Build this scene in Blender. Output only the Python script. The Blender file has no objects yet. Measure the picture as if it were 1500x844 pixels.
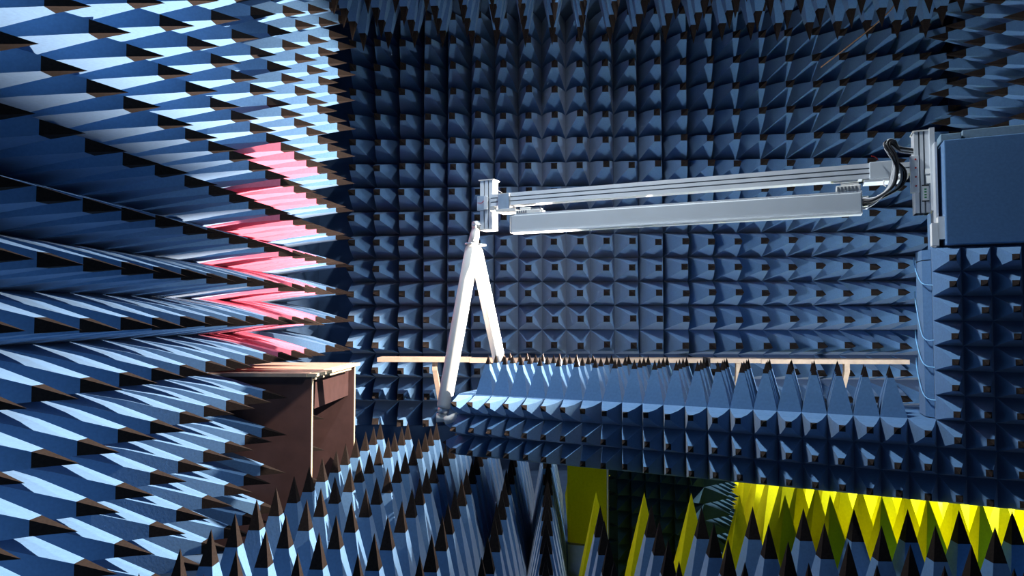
import bpy, bmesh, math, random
from mathutils import Vector, Matrix
random.seed(7)
scene = bpy.context.scene
C = scene.collection
HC = 1.285                      # camera height above the floor slab (m)

# ------------------------------------------------------------------ camera
cam = bpy.data.objects.new('camera', bpy.data.cameras.new('camera'))
C.objects.link(cam); scene.camera = cam
cam.location = (0, 0, HC)
cam.rotation_euler = (math.pi/2 + .0397, 0, .0582)
cam.data.lens = 980/1500*36; cam.data.sensor_width = 36
cam.data.clip_start = .02

# ------------------------------------------------------------------ world, exposure
w = bpy.data.worlds.new('world'); scene.world = w; w.use_nodes = True
w.node_tree.nodes['Background'].inputs[0].default_value = (.05, .08, .14, 1)
w.node_tree.nodes['Background'].inputs[1].default_value = .02
vs = scene.view_settings
vs.view_transform = 'Standard'; vs.look = 'None'; vs.gamma = 1; vs.use_curve_mapping = False
vs.exposure = 0.0

# ------------------------------------------------------------------ lights
KEY_POS, KEY_AIM = (2.50, 3.25, HC + 1.90), (-1.45, 3.00, HC - .75)
LOW_POS = (1.95, 3.52, HC - .60)
UP_POS, UP_AIM = (.90, 3.75, HC - .34), (-1.40, 3.10, HC + .95)
CEIL_POS = (.15, 2.96, HC + 2.28)
FILL_POS, FILL_AIM = (.55, .10, HC - .55), (.75, 4.6, HC + .9)
WARM, COOL = (1, .86, .70), (.42, .66, 1)

def aim(o, loc, target):
    o.location = loc
    o.rotation_euler = (Vector(target) - Vector(loc)).to_track_quat('-Z', 'Y').to_euler()
def area(name, loc, target, watts, size, col=(1, 1, 1)):
    l = bpy.data.lights.new(name, 'AREA'); l.energy = watts; l.shape = 'DISK'; l.size = size; l.color = col
    o = bpy.data.objects.new(name, l); C.objects.link(o); aim(o, loc, target); return o
def spot(name, loc, target, watts, deg, blend, radius, col):
    l = bpy.data.lights.new(name, 'SPOT'); l.energy = watts; l.spot_size = math.radians(deg); l.spot_blend = blend
    l.shadow_soft_size = radius; l.color = col
    o = bpy.data.objects.new(name, l); C.objects.link(o); aim(o, loc, target); return o
spot('uplight_beam', UP_POS, UP_AIM, 3300, 74, .25, .003, WARM)
spot('floodlight_beam', KEY_POS, KEY_AIM, 4900, 60, .25, .012, WARM)
l = bpy.data.lights.new('low_lamp_glow', 'POINT'); l.energy = 125; l.shadow_soft_size = .04; l.color = (.80, .90, 1)
o = bpy.data.objects.new('low_lamp_glow', l); C.objects.link(o); o.location = LOW_POS
area('ceiling_lamp_beam', CEIL_POS, (CEIL_POS[0], CEIL_POS[1] + .25, 0), 84, .22, (.90, .97, 1))
area('added_fill_light', FILL_POS, FILL_AIM, 3.2, .5, COOL)  # unseen fill added low by the camera, stands in for bounced light

# ------------------------------------------------------------------ materials
MAT = {}
def mat(name, col, rough=.9, metal=0., var=.06, scale=60., spec=.3, bump=0., sheen=0.):
    m = bpy.data.materials.new(name); m.use_nodes = True
    nt = m.node_tree; b = nt.nodes['Principled BSDF']
    b.inputs['Roughness'].default_value = rough; b.inputs['Metallic'].default_value = metal
    b.inputs['Specular IOR Level'].default_value = spec
    if sheen: b.inputs['Sheen Weight'].default_value = sheen
    tc = nt.nodes.new('ShaderNodeTexCoord'); n = nt.nodes.new('ShaderNodeTexNoise')
    n.inputs['Scale'].default_value = scale; n.inputs['Detail'].default_value = 4
    nt.links.new(tc.outputs['Object'], n.inputs['Vector'])
    r = nt.nodes.new('ShaderNodeValToRGB')
    r.color_ramp.elements[0].position = .3; r.color_ramp.elements[1].position = .7
    r.color_ramp.elements[0].color = (*[c*(1-var) for c in col], 1)
    r.color_ramp.elements[1].color = (*[min(1, c*(1+var)) for c in col], 1)
    nt.links.new(n.outputs['Fac'], r.inputs['Fac']); nt.links.new(r.outputs['Color'], b.inputs['Base Color'])
    if bump:
        bp = nt.nodes.new('ShaderNodeBump'); bp.inputs['Strength'].default_value = bump; bp.inputs['Distance'].default_value = .002
        nt.links.new(n.outputs['Fac'], bp.inputs['Height']); nt.links.new(bp.outputs['Normal'], b.inputs['Normal'])
    MAT[name] = m
    return m
mat('foam_blue', (.088, .195, .375), .9, var=.08, scale=90, spec=.2, bump=.15, sheen=.14)
mat('foam_pink', (.54, .15, .24), 1, var=.06, scale=90, spec=.1, bump=.15)
mat('foam_yellow', (.62, .56, .005), 1, var=.06, scale=90, spec=.1, bump=.15)
mat('foam_pale', (.19, .28, .36), 1, var=.08, scale=90, spec=.1, bump=.15)
mat('tip_black', (.016, .011, .010), .9, var=.3, scale=120, spec=.15)
mat('slab_dark', (.05, .09, .17), 1, var=.15, scale=8, spec=.1)
mat('aluminium', (.70, .73, .77), .42, .30, var=.04, scale=20, spec=.5)
mat('groove_dark', (.20, .22, .25), .5, .6, var=.1, scale=20)
mat('cover_grey', (.50, .54, .58), .45, .0, var=.03, scale=8, spec=.4)
mat('white_tube', (.66, .65, .63), .5, 0, var=.02, scale=10, spec=.4)
mat('steel', (.55, .57, .60), .3, .9, var=.08, scale=30)
mat('ply_face', (.056, .028, .028), .65, 0, var=.14, scale=14)
mat('ply_edge', (.56, .46, .33), .7, 0, var=.08, scale=60)
mat('wood_pale', (.44, .32, .25), .75, 0, var=.12, scale=22)
mat('cable_black', (.015, .015, .018), .5, var=.1)
mat('cable_grey', (.45, .46, .48), .45, var=.1)
mat('red', (.45, .02, .02), .5); mat('green', (.03, .25, .08), .5)
mat('sticker_white', (.82, .82, .80), .6, var=.02); mat('sticker_black', (.01, .01, .01), .6)
mat('wire_blue', (.25, .55, .85), .5)
mat('brown', (.25, .14, .08), .7, var=.15, scale=30)

# ------------------------------------------------------------------ helpers
def link(name, me, parent=None, M=None):
    o = bpy.data.objects.new(name, me); C.objects.link(o)
    if parent is not None: o.parent = parent
    if M is not None: o.matrix_local = M
    return o
def empty(name, loc=(0, 0, 0), rz=0.):
    o = bpy.data.objects.new(name, None); C.objects.link(o); o.location = loc; o.rotation_euler = (0, 0, rz)
    o.empty_display_size = .1
    return o
def tag(o, label=None, cat=None, group=None, kind=None):
    for k, v in (('label', label), ('category', cat), ('group', group), ('kind', kind)):
        if v: o[k] = v
    return o
def to_mesh(name, bm, mats, smooth=False):
    bmesh.ops.recalc_face_normals(bm, faces=bm.faces)
    me = bpy.data.meshes.new(name); bm.to_mesh(me); bm.free()
    for m in (mats if isinstance(mats, (list, tuple)) else [mats]): me.materials.append(MAT[m])
    if smooth:
        for p in me.polygons: p.use_smooth = True
    return me
def add_box(bm, lo, hi, mi=0, bevel=0.):
    lo, hi = Vector(lo), Vector(hi)
    r = bmesh.ops.create_cube(bm, size=1, matrix=Matrix.Translation((lo+hi)/2) @ Matrix.Diagonal((*(hi-lo), 1)))
    fs = {f for v in r['verts'] for f in v.link_faces}
    for f in fs: f.material_index = mi
    if bevel:
        es = list({e for v in r['verts'] for e in v.link_edges})
        rb = bmesh.ops.bevel(bm, geom=es, offset=bevel, segments=2, affect='EDGES', profile=.5)
        for f in rb['faces']: f.material_index = mi
def box(name, lo, hi, m, parent=None, bevel=0.):
    bm = bmesh.new(); add_box(bm, lo, hi, 0, bevel)
    return link(name, to_mesh(name, bm, m), parent)
def add_tube(bm, pts, rads, n=16, mi=0, caps=True):
    pts = [Vector(p) for p in pts]
    if not isinstance(rads, (list, tuple)): rads = [rads]*len(pts)
    rings = []; up = None
    for i, p in enumerate(pts):
        t = (pts[min(i+1, len(pts)-1)] - pts[max(i-1, 0)]).normalized()
        if up is None:
            up = Vector((0, 0, 1)) if abs(t.z) < .9 else Vector((1, 0, 0))
        s = t.cross(up).normalized(); up = s.cross(t).normalized()
        rings.append([bm.verts.new(p + (s*math.cos(a) + up*math.sin(a))*rads[i]) for a in [2*math.pi*k/n for k in range(n)]])
    for a, b in zip(rings, rings[1:]):
        for k in range(n):
            f = bm.faces.new((a[k], a[(k+1) % n], b[(k+1) % n], b[k])); f.material_index = mi; f.smooth = True
    if caps:
        for r in (rings[0], rings[-1]): bm.faces.new(r).material_index = mi
def tube(name, pts, rads, m, parent=None, n=16):
    bm = bmesh.new(); add_tube(bm, pts, rads, n)
    return link(name, to_mesh(name, bm, m), parent)
def smooth_path(P, k=6):
    P = [Vector(p) for p in P]; out = []
    for i in range(len(P)-1):
        a, b, c, d = P[max(i-1, 0)], P[i], P[i+1], P[min(i+2, len(P)-1)]
        for s in range(k):
            t = s/k
            out.append(.5*((2*b) + (c-a)*t + (2*a-5*b+4*c-d)*t*t + (3*b-a-3*c+d)*t**3))
    return out + [P[-1]]

# ------------------------------------------------------------------ foam pyramids
T_TIP = .765                    # where the black dip begins
def pyramid_geo(wx, wy, L, droop=(0, 0), jit=0.):
    jx, jy = random.gauss(0, jit), random.gauss(0, jit)
    V, F, FM = [], [], []
    ts = (0, .4, T_TIP, 1)
    for t in ts[:-1]:
        s = (1-t)*(1 + .10*t*(1-t)*2)
        ox, oy = (droop[0]+jx)*t*t, (droop[1]+jy)*t*t
        for sx, sy in ((-1, -1), (1, -1), (1, 1), (-1, 1)):
            V.append((sx*wx/2*s*.997+ox, sy*wy/2*s*.997+oy, L*t))
    V.append((droop[0]+jx, droop[1]+jy, L))
    F.append((3, 2, 1, 0)); FM.append(0)
    for r in range(2):
        for k in range(4):
            F.append((4*r+k, 4*r+(k+1) % 4, 4*r+4+(k+1) % 4, 4*r+4+k)); FM.append(r > 1)
    for k in range(4):
        F.append((8+k, 8+(k+1) % 4, 12)); FM.append(1)
    return V, F, FM
def pyramid_mesh(name, geo, foam, tip='tip_black'):
    V, F, FM = geo
    me = bpy.data.meshes.new(name); me.from_pydata(V, [], F)
    me.materials.append(MAT[foam]); me.materials.append(MAT[tip])
    for p, m in zip(me.polygons, FM): p.material_index = int(m)
    return me
def variants(wx, wy, L, droop, jit, n, foam, tip='tip_black'):
    out = []
    for _ in range(n):
        g = pyramid_geo(wx, wy, L, droop, jit); out.append((g, pyramid_mesh('foam_pyramid', g, foam, tip)))
    return out
def basis(org, ax, ay, az):
    return Matrix(((ax[0], ay[0], az[0], org[0]), (ax[1], ay[1], az[1], org[1]), (ax[2], ay[2], az[2], org[2]), (0, 0, 0, 1)))
RY, RP = .0582, .0397
def frame_pos(p):               # is a point inside (or near) the photograph's field of view, and how near
    x, y, z = p[0], p[1], p[2]-HC
    cx = x*math.cos(RY) + y*math.sin(RY); d = -x*math.sin(RY) + y*math.cos(RY)
    cz = z*math.cos(RP) - d*math.sin(RP); dd = z*math.sin(RP) + d*math.cos(RP)
    if dd < .2: return None
    return 980*cx/dd, 980*cz/dd, dd
def field(parent, items, limit=300):
    """items: (matrix, variant, label). The 300 that show largest become objects, the rest one joined part."""
    vis, hid = [], []
    for M, v, lab in items:
        ok = None
        for t in (0, .5, 1):
            q = frame_pos(M @ Vector((0, 0, v[0][0][-1][2]*t)))
            if q and abs(q[0]) < 800 and abs(q[1]) < 470: ok = q[2] if ok is None else min(ok, q[2])
        (hid if ok is None else vis).append((ok or 99, M, v, lab))
    vis.sort(key=lambda q: q[0])
    hid += vis[limit:]; vis = vis[:limit]
    for d, M, v, lab in vis:
        o = link('foam_pyramid', v[1], parent, M)
        if lab: o['label'] = lab
    if hid:
        groups = {}
        for d, M, v, lab in hid: groups.setdefault(v[1].materials[0].name, []).append((M, v))
        Vs, Fs, Ms, mats = [], [], [], []
        for gi, (mn, L) in enumerate(groups.items()):
            mats += [mn, L[0][1][1].materials[1].name]
            for M, v in L:
                b = len(Vs); V, F, FM = v[0]
                Vs += [tuple(M @ Vector(q)) for q in V]; Fs += [tuple(b+i for i in f) for f in F]; Ms += [2*gi+int(m) for m in FM]
        me = bpy.data.meshes.new('foam_pyramid_rows'); me.from_pydata(Vs, [], Fs)
        for n in mats: me.materials.append(bpy.data.materials[n])
        for p, m in zip(me.polygons, Ms): p.material_index = m
        tag(link('foam_pyramid_rows', me, parent), kind='stuff')

# ------------------------------------------------------------------ room shell
XL, XR, YB, YF, ZT = -1.975, 3.24, 5.589, -1.6, HC + 2.47
def slab(name, lo, hi, label, cat):
    return tag(box(name, lo, hi, 'slab_dark'), label, cat, kind='structure')
floor = slab('floor', (XL, YF, -.1), (XR, YB, 0), 'chamber floor covered with upright blue foam pyramids', 'floor')
ceiling = slab('ceiling', (XL, YF, ZT), (XR, YB, ZT+.1), 'chamber ceiling hung with downward blue foam pyramids', 'ceiling')
wall_left = slab('wall_left', (XL-.1, YF, -.1), (XL, YB, ZT+.1), 'left wall of long blue foam pyramids with a pink patch', 'wall')
wall_right = slab('wall_right', (XR, YF, -.1), (XR+.1, YB, ZT+.1), 'right wall of blue foam pyramids behind the flat foam box', 'wall')
wall_back = slab('wall_back', (XL-.1, YB, -.1), (XR+.1, YB+.1, ZT+.1), 'back wall covered with a grid of blue foam pyramids', 'wall')
wall_front = slab('wall_front', (XL-.1, YF-.1, -.1), (XR+.1, YF, ZT+.1), 'plain dark blue wall behind the viewer', 'wall')

# left wall
P = .2
LV = variants(P, P, .56, (0, -.04), .008, 8, 'foam_blue')
LP = variants(P, P, .56, (0, -.04), .008, 4, 'foam_pink')
items = []
for r in range(-6, 11):
    for j in range(-9, 16):
        y, h = 1.7435 + P*j, .9885 - P*r
        if r >= 6 and j == 13: continue                      # the table's far side panel stands here
        pink = 10 <= j <= 13 and 0 <= r <= 6
        M = basis((XL, y, HC+h), (0, 1, 0), (0, 0, 1), (1, 0, 0))
        items.append((M, random.choice(LP if pink else LV), 'pink foam pyramid' if pink else None))
field(wall_left, items)
# back wall
BV = variants(P, P, .527, (0, -.018), .006, 8, 'foam_blue')
items = []
for i in range(-5, 19):
    for k in range(-7, 10):
        M = basis((-.574 + P*i, YB, HC + .5744 + P*k), (1, 0, 0), (0, 0, 1), (0, -1, 0))
        items.append((M, random.choice(BV), None))
field(wall_back, items)
# right wall
RV = variants(P, P, .54, (0, -.02), .008, 6, 'foam_blue')
items = []
for j in range(-12, 6):
    for k in range(-8, 10):
        y = 3.885 + P*j
        M = basis((XR, y, HC + .3935 + P*k), (0, -1, 0), (0, 0, 1), (-1, 0, 0))
        items.append((M, random.choice(RV), None))
field(wall_right, items)
# ceiling
CV = variants(P, P, .54, (0, 0), .008, 6, 'foam_blue')
items = []
for i in range(-7, 14):
    for k in range(-17, 1):
        x, y = .02 + P*i, 4.76 + P*k
        if abs(x-.12) < .42 and abs(y-2.96) < .42: continue    # the ceiling lamp's opening
        if abs(x-KEY_POS[0]) < .42 and abs(y-KEY_POS[1]) < .32: continue      # the floodlight's opening
        items.append((basis((x, y, ZT), (1, 0, 0), (0, -1, 0), (0, 0, -1)), random.choice(CV), None))
field(ceiling, items)
# floor
FV = variants(P, P, .52, (0, 0), .006, 8, 'foam_blue')
FY = variants(P, P, .52, (0, 0), .006, 4, 'foam_yellow', 'foam_yellow')
items = []
for i in range(0, 22):
    for k in range(-8, 13):
        x = -1.2203 + P*i + (.0165 if i >= 7 else 0); y = 2.342 + P*k
        if x > 2.85: continue
        if .10 < x < 1.02 and 3.05 < y < 3.95: continue      # pedestal and yellow panel
        if abs(x-LOW_POS[0]) < .1 and abs(y-LOW_POS[1]) < .1: continue   # lamp stand
        yel = i >= 7 and k >= 3
        items.append((basis((x, y, 0), (1, 0, 0), (0, 1, 0), (0, 0, 1)), random.choice(FY if yel else FV), 'all-yellow foam pyramid' if yel else None))
field(floor, items)

# ------------------------------------------------------------------ positioner: boom, tower, pedestal
PB = .0981; RZ = math.atan2(-.357, .934); Q0 = (.520, 3.158, 0)
pos = tag(empty('antenna_positioner', Q0, RZ), 'L-shaped positioner clad in small blue foam pyramids, boom and tower', 'positioner')
TOP, BOT, TT = HC - .418, HC - .741, HC + .270
X0, X1, X2 = -11*PB, 11*PB, 17*PB
boom = box('boom', (X0, 0, BOT), (X1, .40, TOP), 'foam_blue', pos)
tower = box('tower', (X1+.001, 0, BOT), (X2, .42, TT), 'foam_blue', pos)
def local_items(parent, lst):
    for M, v in lst: link('foam_pyramid', v[1], parent, M)
rowh = (TOP-BOT)/3
f1 = variants(PB, rowh, .185, (0, .034), .003, 4, 'foam_blue')
f2 = variants(PB, rowh, .185, (0, -.004), .003, 4, 'foam_blue')
tv = variants(PB, (TT-TOP)/7, .17, (0, -.012), .003, 4, 'foam_blue')
uv = variants(PB, PB, .205, (0, 0), .004, 6, 'foam_blue')
ev = variants(PB, rowh, .13, (0, 0), .004, 3, 'foam_blue')
FR = lambda x, z: basis((x, 0, z), (1, 0, 0), (0, 0, 1), (0, -1, 0))
lst = [(FR((j+.5)*PB, TOP-(q+.5)*rowh), random.choice(f1 if q == 0 else f2)) for j in range(-11, 11) for q in range(3)]
lst += [(basis(((j+.5)*PB, .05+PB*q, TOP), (1, 0, 0), (0, 1, 0), (0, 0, 1)), random.choice(uv)) for j in range(-10, 10) for q in range(4)
        if not (j >= 8 and q > 1)]
lst += [(basis((X0, .05+PB*q, TOP-(k+.5)*rowh), (0, 1, 0), (0, 0, 1), (-1, 0, 0)), random.choice(ev)) for q in range(4) for k in range(3)]
local_items(boom, lst)
lst = [(FR((j+.5)*PB, TOP-(q+.5)*rowh), random.choice(f2)) for j in range(11, 17) for q in range(3)]
th = (TT-TOP)/7
lst += [(FR((j+.5)*PB, TOP+(q+.5)*th), random.choice(tv)) for j in range(11, 17) for q in range(7)]
local_items(tower, lst)
# wrapped foam sheet on the tower's side facing the boom
bm = bmesh.new()
prof = [(X1+.0, .03), (X1-.028, .06), (X1-.036, .17), (X1-.020, .30), (X1, .40)]
for a, b in ((TOP+.004, TT-.05), (TT-.046, TT-.006)):
    lo = [bm.verts.new((x, y, a)) for x, y in prof]; hi = [bm.verts.new((x, y, b)) for x, y in prof]
    for k in range(len(prof)): 
        k2 = (k+1) % len(prof); bm.faces.new((lo[k], lo[k2], hi[k2], hi[k]))
    bm.faces.new(lo); bm.faces.new(hi)
tag(link('side_sheet', to_mesh('side_sheet', bm, 'foam_blue'), tower), 'wrapped blue foam sheet tied with pale wire')
for z0, z1 in ((.20, .13), (.05, -.09), (-.12, -.20), (-.24, -.33)):
    tube('tie_wire', smooth_path([(X1-.030, .28, HC+z0+.05), (X1-.040, .17, HC+z0), (X1-.032, .055, HC+z1), (X1+.004, .0, HC+z1-.012)], 4), .0022, 'wire_blue', tower, 6)
# flat foam box above the tower and pale blocks on it
fb = box('foam_box', (1.122, -.045, HC+.274), (1.80, .42, HC+.690), 'foam_blue', pos, .004)
tag(fb, 'large flat-faced blue foam box')
for lo, hi in (((1.118, .0, HC+.692), (1.19, .30, HC+.725)), ((1.196, .02, HC+.692), (1.47, .30, HC+.738)), ((1.475, .0, HC+.692), (1.80, .34, HC+.775))):
    tag(box('foam_block', lo, hi, 'foam_pale', pos, .003), 'pale blue foam block')
box('side_plate', (1.100, .02, HC+.26), (1.108, .16, HC+.70), 'aluminium', pos)
bm = bmesh.new()
for z0, x in ((.275, 1.09), (.30, 1.112)): add_box(bm, (x-.012, -.02, HC+z0), (x+.012, .03, HC+z0+.09))
link('bracket', to_mesh('bracket', bm, 'sticker_white'), pos)
# pedestal below the boom
mat('foam_shaded', (.045, .095, .135), 1, var=.1, scale=90, spec=.1)  # pedestal foam darkened: the shade under the boom is in this colour
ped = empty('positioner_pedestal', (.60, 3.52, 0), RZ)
tag(ped, 'foam-clad pedestal, shade put into its colour, standing on the floor under the boom', 'pedestal')
core = box('pedestal_core', (-.21, -.21, 0), (.21, .21, BOT-.004), 'foam_shaded', ped)
pv = variants(.07, .078, .12, (0, -.01), .003, 4, 'foam_shaded', 'foam_shaded')
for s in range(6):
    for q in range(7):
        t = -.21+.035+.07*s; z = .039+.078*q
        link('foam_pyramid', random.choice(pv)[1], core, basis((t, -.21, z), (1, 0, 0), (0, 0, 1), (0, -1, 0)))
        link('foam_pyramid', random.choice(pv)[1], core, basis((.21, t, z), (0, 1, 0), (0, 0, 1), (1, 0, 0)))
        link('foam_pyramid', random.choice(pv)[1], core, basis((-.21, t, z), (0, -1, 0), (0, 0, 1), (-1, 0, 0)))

# ------------------------------------------------------------------ scanner arm (parallel to the boom)
arm = tag(empty('scanner_arm', (Q0[0], Q0[1], HC), RZ), 'aluminium linear scanner arm with grey covered beam above the boom', 'scanner')
def profile_beam(name, x0, x1, y0, y1, z0, z1, axis='x', grooves=2):
    """extruded aluminium section with slots along its faces"""
    bm = bmesh.new(); g = .006
    if axis == 'x':
        n = grooves; hgt = (z1-z0)/(n+1)
        add_box(bm, (x0, y0+.006, z0+.002), (x1, y1-.006, z1-.002), 1)
        for k in range(n+1):
            add_box(bm, (x0, y0, z0+k*hgt + (g/2 if k else 0)), (x1, y1, z0+(k+1)*hgt - (g/2 if k < n else 0)), 0)
    else:
        n = grooves; wid = (x1-x0)/(n+1)
        add_box(bm, (x0+.002, y0+.006, z0), (x1-.002, y1-.006, z1), 1)
        for k in range(n+1):
            add_box(bm, (x0+k*wid + (g/2 if k else 0), y0, z0), (x0+(k+1)*wid - (g/2 if k < n else 0), y1, z1), 0)
    return link(name, to_mesh(name, bm, ['aluminium', 'groove_dark']), arm)
profile_beam('rail', -.955, .885, .12, .185, .589, .655, 'x', 2)
bm = bmesh.new()
add_box(bm, (-.826, .105, .432), (.842, .155, .531), 0, .006)
cov = link('beam_cover', to_mesh('beam_cover', bm, 'cover_grey'), arm)
tag(cov, 'grey rectangular beam cover')
box('cover_lip', (-.815, .099, .436), (.842, .105, .442), 'aluminium', cov)
box('cover_strip', (-.815, .108, .531), (.842, .153, .537), 'aluminium', cov)
box('end_cap', (-.834, .108, .436), (-.826, .152, .527), 'white_tube', cov, .003)
m = profile_beam('mast', -1.022, -.946, .13, .20, .470, .736, 'z', 2)
box('mast_cap', (-1.03, .126, .736), (-.938, .204, .741), 'white_tube', m)
box('mast_foot', (-1.022, .13, .462), (-.946, .20, .470), 'white_tube', m)
pl = box('clamp_plate', (-1.034, .118, .570), (-.985, .129, .650), 'steel', arm)
for x in (-1.026, -.993):
    for z in (.578, .642):
        tube('bolt', [(x, .118, z), (x, .112, z)], .004, 'steel', pl, 8)
box('clamp_side', (-.99, .112, .575), (-.972, .128, .645), 'aluminium', arm)
box('carriage', (-.905, .108, .565), (-.835, .195, .652), 'steel', arm, .003)
box('carriage_base', (-.912, .10, .552), (-.80, .20, .566), 'white_tube', arm)
box('hook', (-.952, .112, .563), (-.925, .13, .582), 'white_tube', arm)
bm = bmesh.new(); add_box(bm, (-.80, .11, .537), (-.66, .19, .556), 0, .003); add_box(bm, (-.78, .12, .556), (-.72, .18, .572), 0, .003); add_box(bm, (-.715, .12, .556), (-.665, .17, .565), 1)
for k in range(5): add_box(bm, (-.79+.012*k, .106, .541), (-.784+.012*k, .11, .552), 1)
link('bearing_block', to_mesh('bearing_block', bm, ['white_tube', 'groove_dark']), arm)
bm = bmesh.new(); add_box(bm, (.74, .11, .537), (.838, .19, .565), 0, .004); add_box(bm, (.76, .115, .565), (.83, .185, .574), 0)
for k in range(6): add_box(bm, (.745+.014*k, .106, .541), (.752+.014*k, .11, .558), 1)
link('bearing_block', to_mesh('bearing_block', bm, ['white_tube', 'groove_dark']), arm)
bm = bmesh.new(); add_box(bm, (.872, .108, .582), (.965, .195, .658), 0, .003)
mo = link('motor_block', to_mesh('motor_block', bm, 'cover_grey'), arm)
box('base_plate', (.85, .10, .570), (.985, .2, .581), 'aluminium', mo)
profile_beam('short_rail', .966, 1.03, .125, .185, .60, .648, 'x', 1)
tube('knob', [(1.0, .125, .585), (1.0, .105, .585)], .018, 'sticker_white', arm, 16)
vr = profile_beam('column_rail', 1.038, 1.092, .10, .19, .425, .768, 'z', 2)
box('column_cap', (1.034, .096, .768), (1.096, .194, .772), 'white_tube', vr)
box('column_side', (1.092, .08, .430), (1.110, .19, .775), 'aluminium', arm)
ca = box('carriage_plate', (1.020, .084, .508), (1.052, .099, .664), 'aluminium', arm, .002)
for z in (.648, .612, .574, .536):
    tube('screw', [(1.040, .084, z), (1.040, .081, z)], .0035, 'red', ca, 8)
st = box('sticker', (1.064, .097, .472), (1.086, .0995, .540), 'sticker_white', arm)
for z in (.472, .538): box('bar', (1.062, .095, z-.002), (1.088, .097, z+.003), 'sticker_black', st)
for z in (.488, .499, .511, .522): box('mark', (1.071, .0958, z-.003), (1.079, .097, z+.003), 'green', st)
for lo, hi in (((1.075, .09, .585), (1.096, .1, .607)), ((1.078, .086, .545), (1.094, .098, .577))):
    box('tape_piece', lo, hi, 'sticker_white', arm)
# cables
for k in range(18):
    dx, dz, dy = random.uniform(-.014, .014), random.uniform(-.012, .012), random.uniform(-.02, .012)
    bulge = random.uniform(-.02, .03)
    pts = [(.845, .125+dy, .480+dz*2.2), (.89, .10+dy, .488+dz), (.955+bulge, .07+dy, .535), (.972+bulge, .07+dy, .600), (.955+dx, .065+dy, .660), (.930+dx, .07+dy, .712+dz), (.952+dx, .085+dy, .728+dz), (.985, .10, .700+dz), (1.038, .12, .690+dz)]
    tube('cable', smooth_path(pts, 5), random.choice((.0035, .0045, .003)), 'cable_black' if k % 3 else 'cable_grey', arm, 6)
for k in range(5):
    z = .462+.012*k
    tube('connector', [(.842, .13+.01*(k % 2), z), (.866, .125+.01*(k % 2), z)], .005, ('steel', 'sticker_white', 'ply_edge')[k % 3], arm, 8)
tube('wire_tail', smooth_path([(.905, .10, .66), (.895, .09, .672), (.878, .085, .678)], 4), .002, 'red', arm, 6)
tube('wire_tail', smooth_path([(-.875, .10, .655), (-.893, .09, .665), (-.905, .085, .675)], 4), .002, 'cable_grey', arm, 6)
tube('wire_tail', smooth_path([(-1.028, .112, .612), (-1.0, .10, .607), (-.985, .10, .618)], 4), .0018, 'red', arm, 6)
tube('wire_tail', smooth_path([(.925, .10, .572), (.922, .095, .555), (.93, .09, .545)], 4), .003, 'sticker_white', arm, 6)

# ------------------------------------------------------------------ A-frame under the mast
af = tag(empty('support_frame', (-.423, 3.65, 0)), 'white tubular A-frame standing on the boom under the mast', 'frame')
apex = Vector((0, 0, HC+.412))
foot1 = Vector((-.578+.423, 3.602-3.65, HC-.500)); foot2 = Vector((-.270+.423, 3.905-3.65, TOP-.0))
l1 = tube('leg', [apex + (foot1-apex)*t for t in (.03, .06, .5, .985, 1)], [.030, .0395, .041, .040, .036], 'white_tube', af, 24)
l2 = tube('leg', [apex + (foot2-apex)*t for t in (.04, .08, .5, .9, 1)], [.026, .036, .037, .036, .018], 'white_tube', af, 24)
d1 = (foot1-apex).normalized()
bm = bmesh.new()
add_tube(bm, [foot1 - d1*.0, foot1 + d1*.03], .031, 20)
clamp = link('foot_clamp', to_mesh('foot_clamp', bm, 'steel'), af)
bm = bmesh.new()
c = foot1 + d1*.055
add_tube(bm, [c + Vector((-.030, -.004, 0)), c + Vector((.026, .004, 0))], .024, 20)
link('foot_hinge', to_mesh('foot_hinge', bm, 'white_tube'), af)
bm = bmesh.new()
add_tube(bm, [c + Vector((.02, -.03, -.012)), c + Vector((.05, -.03, -.004)), c + Vector((.125, -.02, .035)), c + Vector((.15, -.02, .046))], [.021, .022, .015, .010], 14)
tag(link('foot_lever', to_mesh('foot_lever', bm, 'white_tube'), af), 'cream lever arm')
tube('lever_bolt', [c + Vector((.05, -.05, -.006)), c + Vector((.05, -.056, -.006))], .006, 'steel', af, 8)
bm = bmesh.new()
ax1 = -d1
for off, r0, r1 in ((0, .026, .015),):
    add_tube(bm, [apex + ax1*t for t in (-.03, .03, .085, .105)], [.030, .026, .017, .009], 4)
add_tube(bm, [apex + ax1*.082 + Vector((-.016, -.012, 0)), apex + ax1*.082 + Vector((.016, .012, 0))], .020, 14)
link('top_bracket', to_mesh('top_bracket', bm, 'white_tube'), af)
tube('hinge_pin', [apex + ax1*.082 + Vector((-.022, -.018, 0)), apex + ax1*.082 + Vector((.050, .0, 0))], .007, 'steel', af, 10)
for t in ((-.012, -.01, .392), (.03, .02, .388)):
    tube('collar', [Vector((t[0], t[1], HC+t[2])), Vector((t[0], t[1], HC+t[2]-.010))], .037, 'steel', af, 16)

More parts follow.
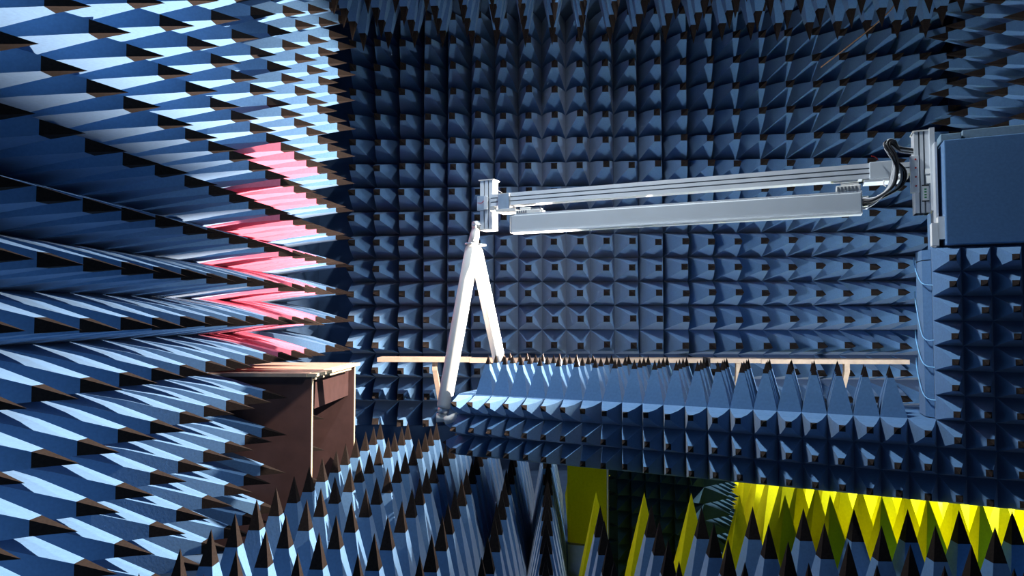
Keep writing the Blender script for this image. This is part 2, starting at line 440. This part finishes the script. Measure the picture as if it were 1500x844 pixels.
# ------------------------------------------------------------------ table against the left wall
YA, YE = 3.6435, 4.4435
tb = tag(empty('table', (-1.65, 4.04, 0)), 'dark plywood table with pale top among the left wall pyramids', 'table')
def tbox(name, lo, hi, m, label=None, bevel=0):
    o = box(name, (lo[0]+1.65, lo[1]-4.04, lo[2]), (hi[0]+1.65, hi[1]-4.04, hi[2]), m, tb, bevel)
    if label: o['label'] = label
    return o
for y in (YA, YE):
    pnl = tbox('side_panel', (XL+.01, y-.009, 0), (-1.318, y+.009, HC-.344), 'ply_face')
    e = box('edge_band', (-1.3178+1.65, y-.009-4.04, 0), (-1.315+1.65, y+.009-4.04, HC-.344), 'ply_edge', pnl)
tbox('apron', (-1.375, YA+.010, HC-.540), (-1.357, YE-.010, HC-.352), 'ply_face')
tbox('table_top', (XL+.01, YA-.02, HC-.343), (-1.345, YE+.03, HC-.325), 'wood_pale')
tbox('front_board', (-1.3445, YA-.012, HC-.3435), (-1.296, YE+.05, HC-.327), 'ply_edge')
tbox('batten', (-1.356, YA+.03, HC-.362), (-1.310, YE-.10, HC-.344), 'ply_edge')

# ------------------------------------------------------------------ shelf along the back wall
sh = tag(empty('shelf', (.6, 4.97, 0)), 'long narrow pale wooden shelf in front of the back wall', 'shelf')
def sbox(name, lo, hi, m='wood_pale'):
    return box(name, (lo[0]-.6, lo[1]-4.97, lo[2]), (hi[0]-.6, hi[1]-4.97, hi[2]), m, sh)
for x0, x1, dz in ((-1.285, -.60, 0), (-.598, .55, -.004), (.552, 1.50, .002), (1.502, 2.53, -.001)):
    sbox('plank', (x0, 4.90, HC-.350+dz), (x1, 5.04, HC-.318+dz))
for x, dx in ((-.86, .05), (.47, -.02), (1.35, -.01), (2.11, -.05)):
    bm = bmesh.new()
    add_box(bm, (x-.6-.018, -.045, HC-.41), (x-.6+.018, -.012, HC-.351))
    a = [bm.verts.new((x-.6+sx, sy, HC-.41)) for sx, sy in ((-.018, -.045), (.018, -.045), (.018, -.012), (-.018, -.012))]
    b = [bm.verts.new((x-.6+dx+sx*.8, sy+.10, HC-.80)) for sx, sy in ((-.018, -.045), (.018, -.045), (.018, -.012), (-.018, -.012))]
    for k in range(4): bm.faces.new((a[k], a[(k+1) % 4], b[(k+1) % 4], b[k]))
    bm.faces.new(a); bm.faces.new(b)
    link('brace', to_mesh('brace', bm, 'wood_pale'), sh)

# ------------------------------------------------------------------ small things under the boom
yp = empty('foam_panel', (.175, 3.36, 0), math.radians(-12))
tag(yp, 'flat upright yellow foam panel beside the shaded pedestal', 'panel')
bm = bmesh.new(); add_box(bm, (-.095, -.02, .16), (.10, .02, .56), 0, .004)
link('sheet', to_mesh('sheet', bm, 'foam_yellow'), yp)
box('white_edge', (.1005, -.018, .16), (.106, .018, .56), 'sticker_white', yp)
box('metal_foot', (-.09, -.03, .0), (.09, .03, .155), 'steel', yp)
wp = empty('floor_post', (-.03, 3.60, 0)); tag(wp, 'narrow brown wooden post standing between floor pyramids under the boom', 'post')
box('post', (-.014, -.02, 0), (.014, .02, .60), 'brown', wp, .002)
box('band', (-.016, -.022, .44), (.016, .022, .47), 'wire_blue', wp)
hc = tube('hanging_cord', smooth_path([(2.45, 4.55, HC+2.30), (2.30, 4.60, HC+2.06), (2.06, 4.70, HC+1.86), (1.92, 4.82, HC+1.76)], 5), .0045, 'brown', None, 8)
tag(hc, 'thin brown cord hanging slack between ceiling pyramids at upper right', 'cord')

# ------------------------------------------------------------------ lamp housings (outside the photograph's frame)
def housing(name, p, target, size, label, stand):
    e = tag(empty(name, p), label, 'lamp')
    q = (Vector(target)-Vector(p)).to_track_quat('-Z', 'Y').to_matrix().to_4x4()
    bm = bmesh.new(); s = size*.62
    add_box(bm, (-s, -s, .012), (s, s, .10), 0, .004)
    bm.transform(q); link('lamp_body', to_mesh('lamp_body', bm, 'cable_black'), e)
    if stand:
        tube('stand', [(.0, .0, -.10), (0, 0, -p[2]+.02)], .014, 'steel', e, 10)
        for a in (0, 2.1, 4.2): tube('stand_leg', [(0, 0, -p[2]+.30), (.22*math.cos(a), .22*math.sin(a), -p[2]+.012)], .009, 'steel', e, 8)
def added_flap(parent, p, target, dist, z0, z1, half, start=None):  # unseen flap, added to keep the beam off chosen surfaces
    """metal flap in front of a lamp that trims its beam"""
    d = Vector((target[0]-p[0], target[1]-p[1], 0)).normalized(); sd = Vector((-d.y, d.x, 0))
    bm = bmesh.new(); add_box(bm, (dist, -half if start is None else start, z0), (dist+.003, half, z1))
    bm.transform(Matrix(((d.x, sd.x, 0, 0), (d.y, sd.y, 0, 0), (0, 0, 1, 0), (0, 0, 0, 1))))
    bm.transform(Matrix.Translation(Vector(p) - parent.location))
    link('added_flap', to_mesh('added_flap', bm, 'cable_black'), parent)
housing('floodlight', KEY_POS, KEY_AIM, .12, 'black floodlight at the ceiling near the right wall', False)
added_flap(bpy.data.objects['floodlight'], KEY_POS, KEY_AIM, .12, -.25, -.109, .2)
added_flap(bpy.data.objects['floodlight'], KEY_POS, KEY_AIM, .12, -.052, .10, .2)
u = tag(empty('uplight', UP_POS), 'small black uplight hidden behind the boom spikes', 'lamp')
wall_dir = (UP_POS[0]-1, UP_POS[1], UP_POS[2])
added_flap(u, UP_POS, wall_dir, .045, -.04, .0199, .085, .0065)
added_flap(u, UP_POS, wall_dir, .045, .0465, .104, .085)
tube('stand', [(.03, .02, -.02), (.03, .02, -UP_POS[2])], .006, 'cable_black', u, 8)
tube('lamp_body', [(.012, .004, -.006), (.05, .015, -.025)], .014, 'cable_black', u, 12)
e = tag(empty('stand_lamp', (LOW_POS[0], LOW_POS[1], 0)), 'bare lamp on a short stand behind the tower', 'lamp')
tube('stand', [(0, 0, 0), (0, 0, LOW_POS[2]-.07)], .010, 'steel', e, 10)
tube('socket', [(0, 0, LOW_POS[2]-.075), (0, 0, LOW_POS[2]-.05)], .018, 'sticker_black', e, 12)
housing('ceiling_lamp', CEIL_POS, (CEIL_POS[0], CEIL_POS[1]+.25, 0), .22, 'square lamp set between the ceiling pyramids', False)
housing('added_fill_body', FILL_POS, FILL_AIM, .5, 'unseen square body of the fill light added low beside the viewer', False)
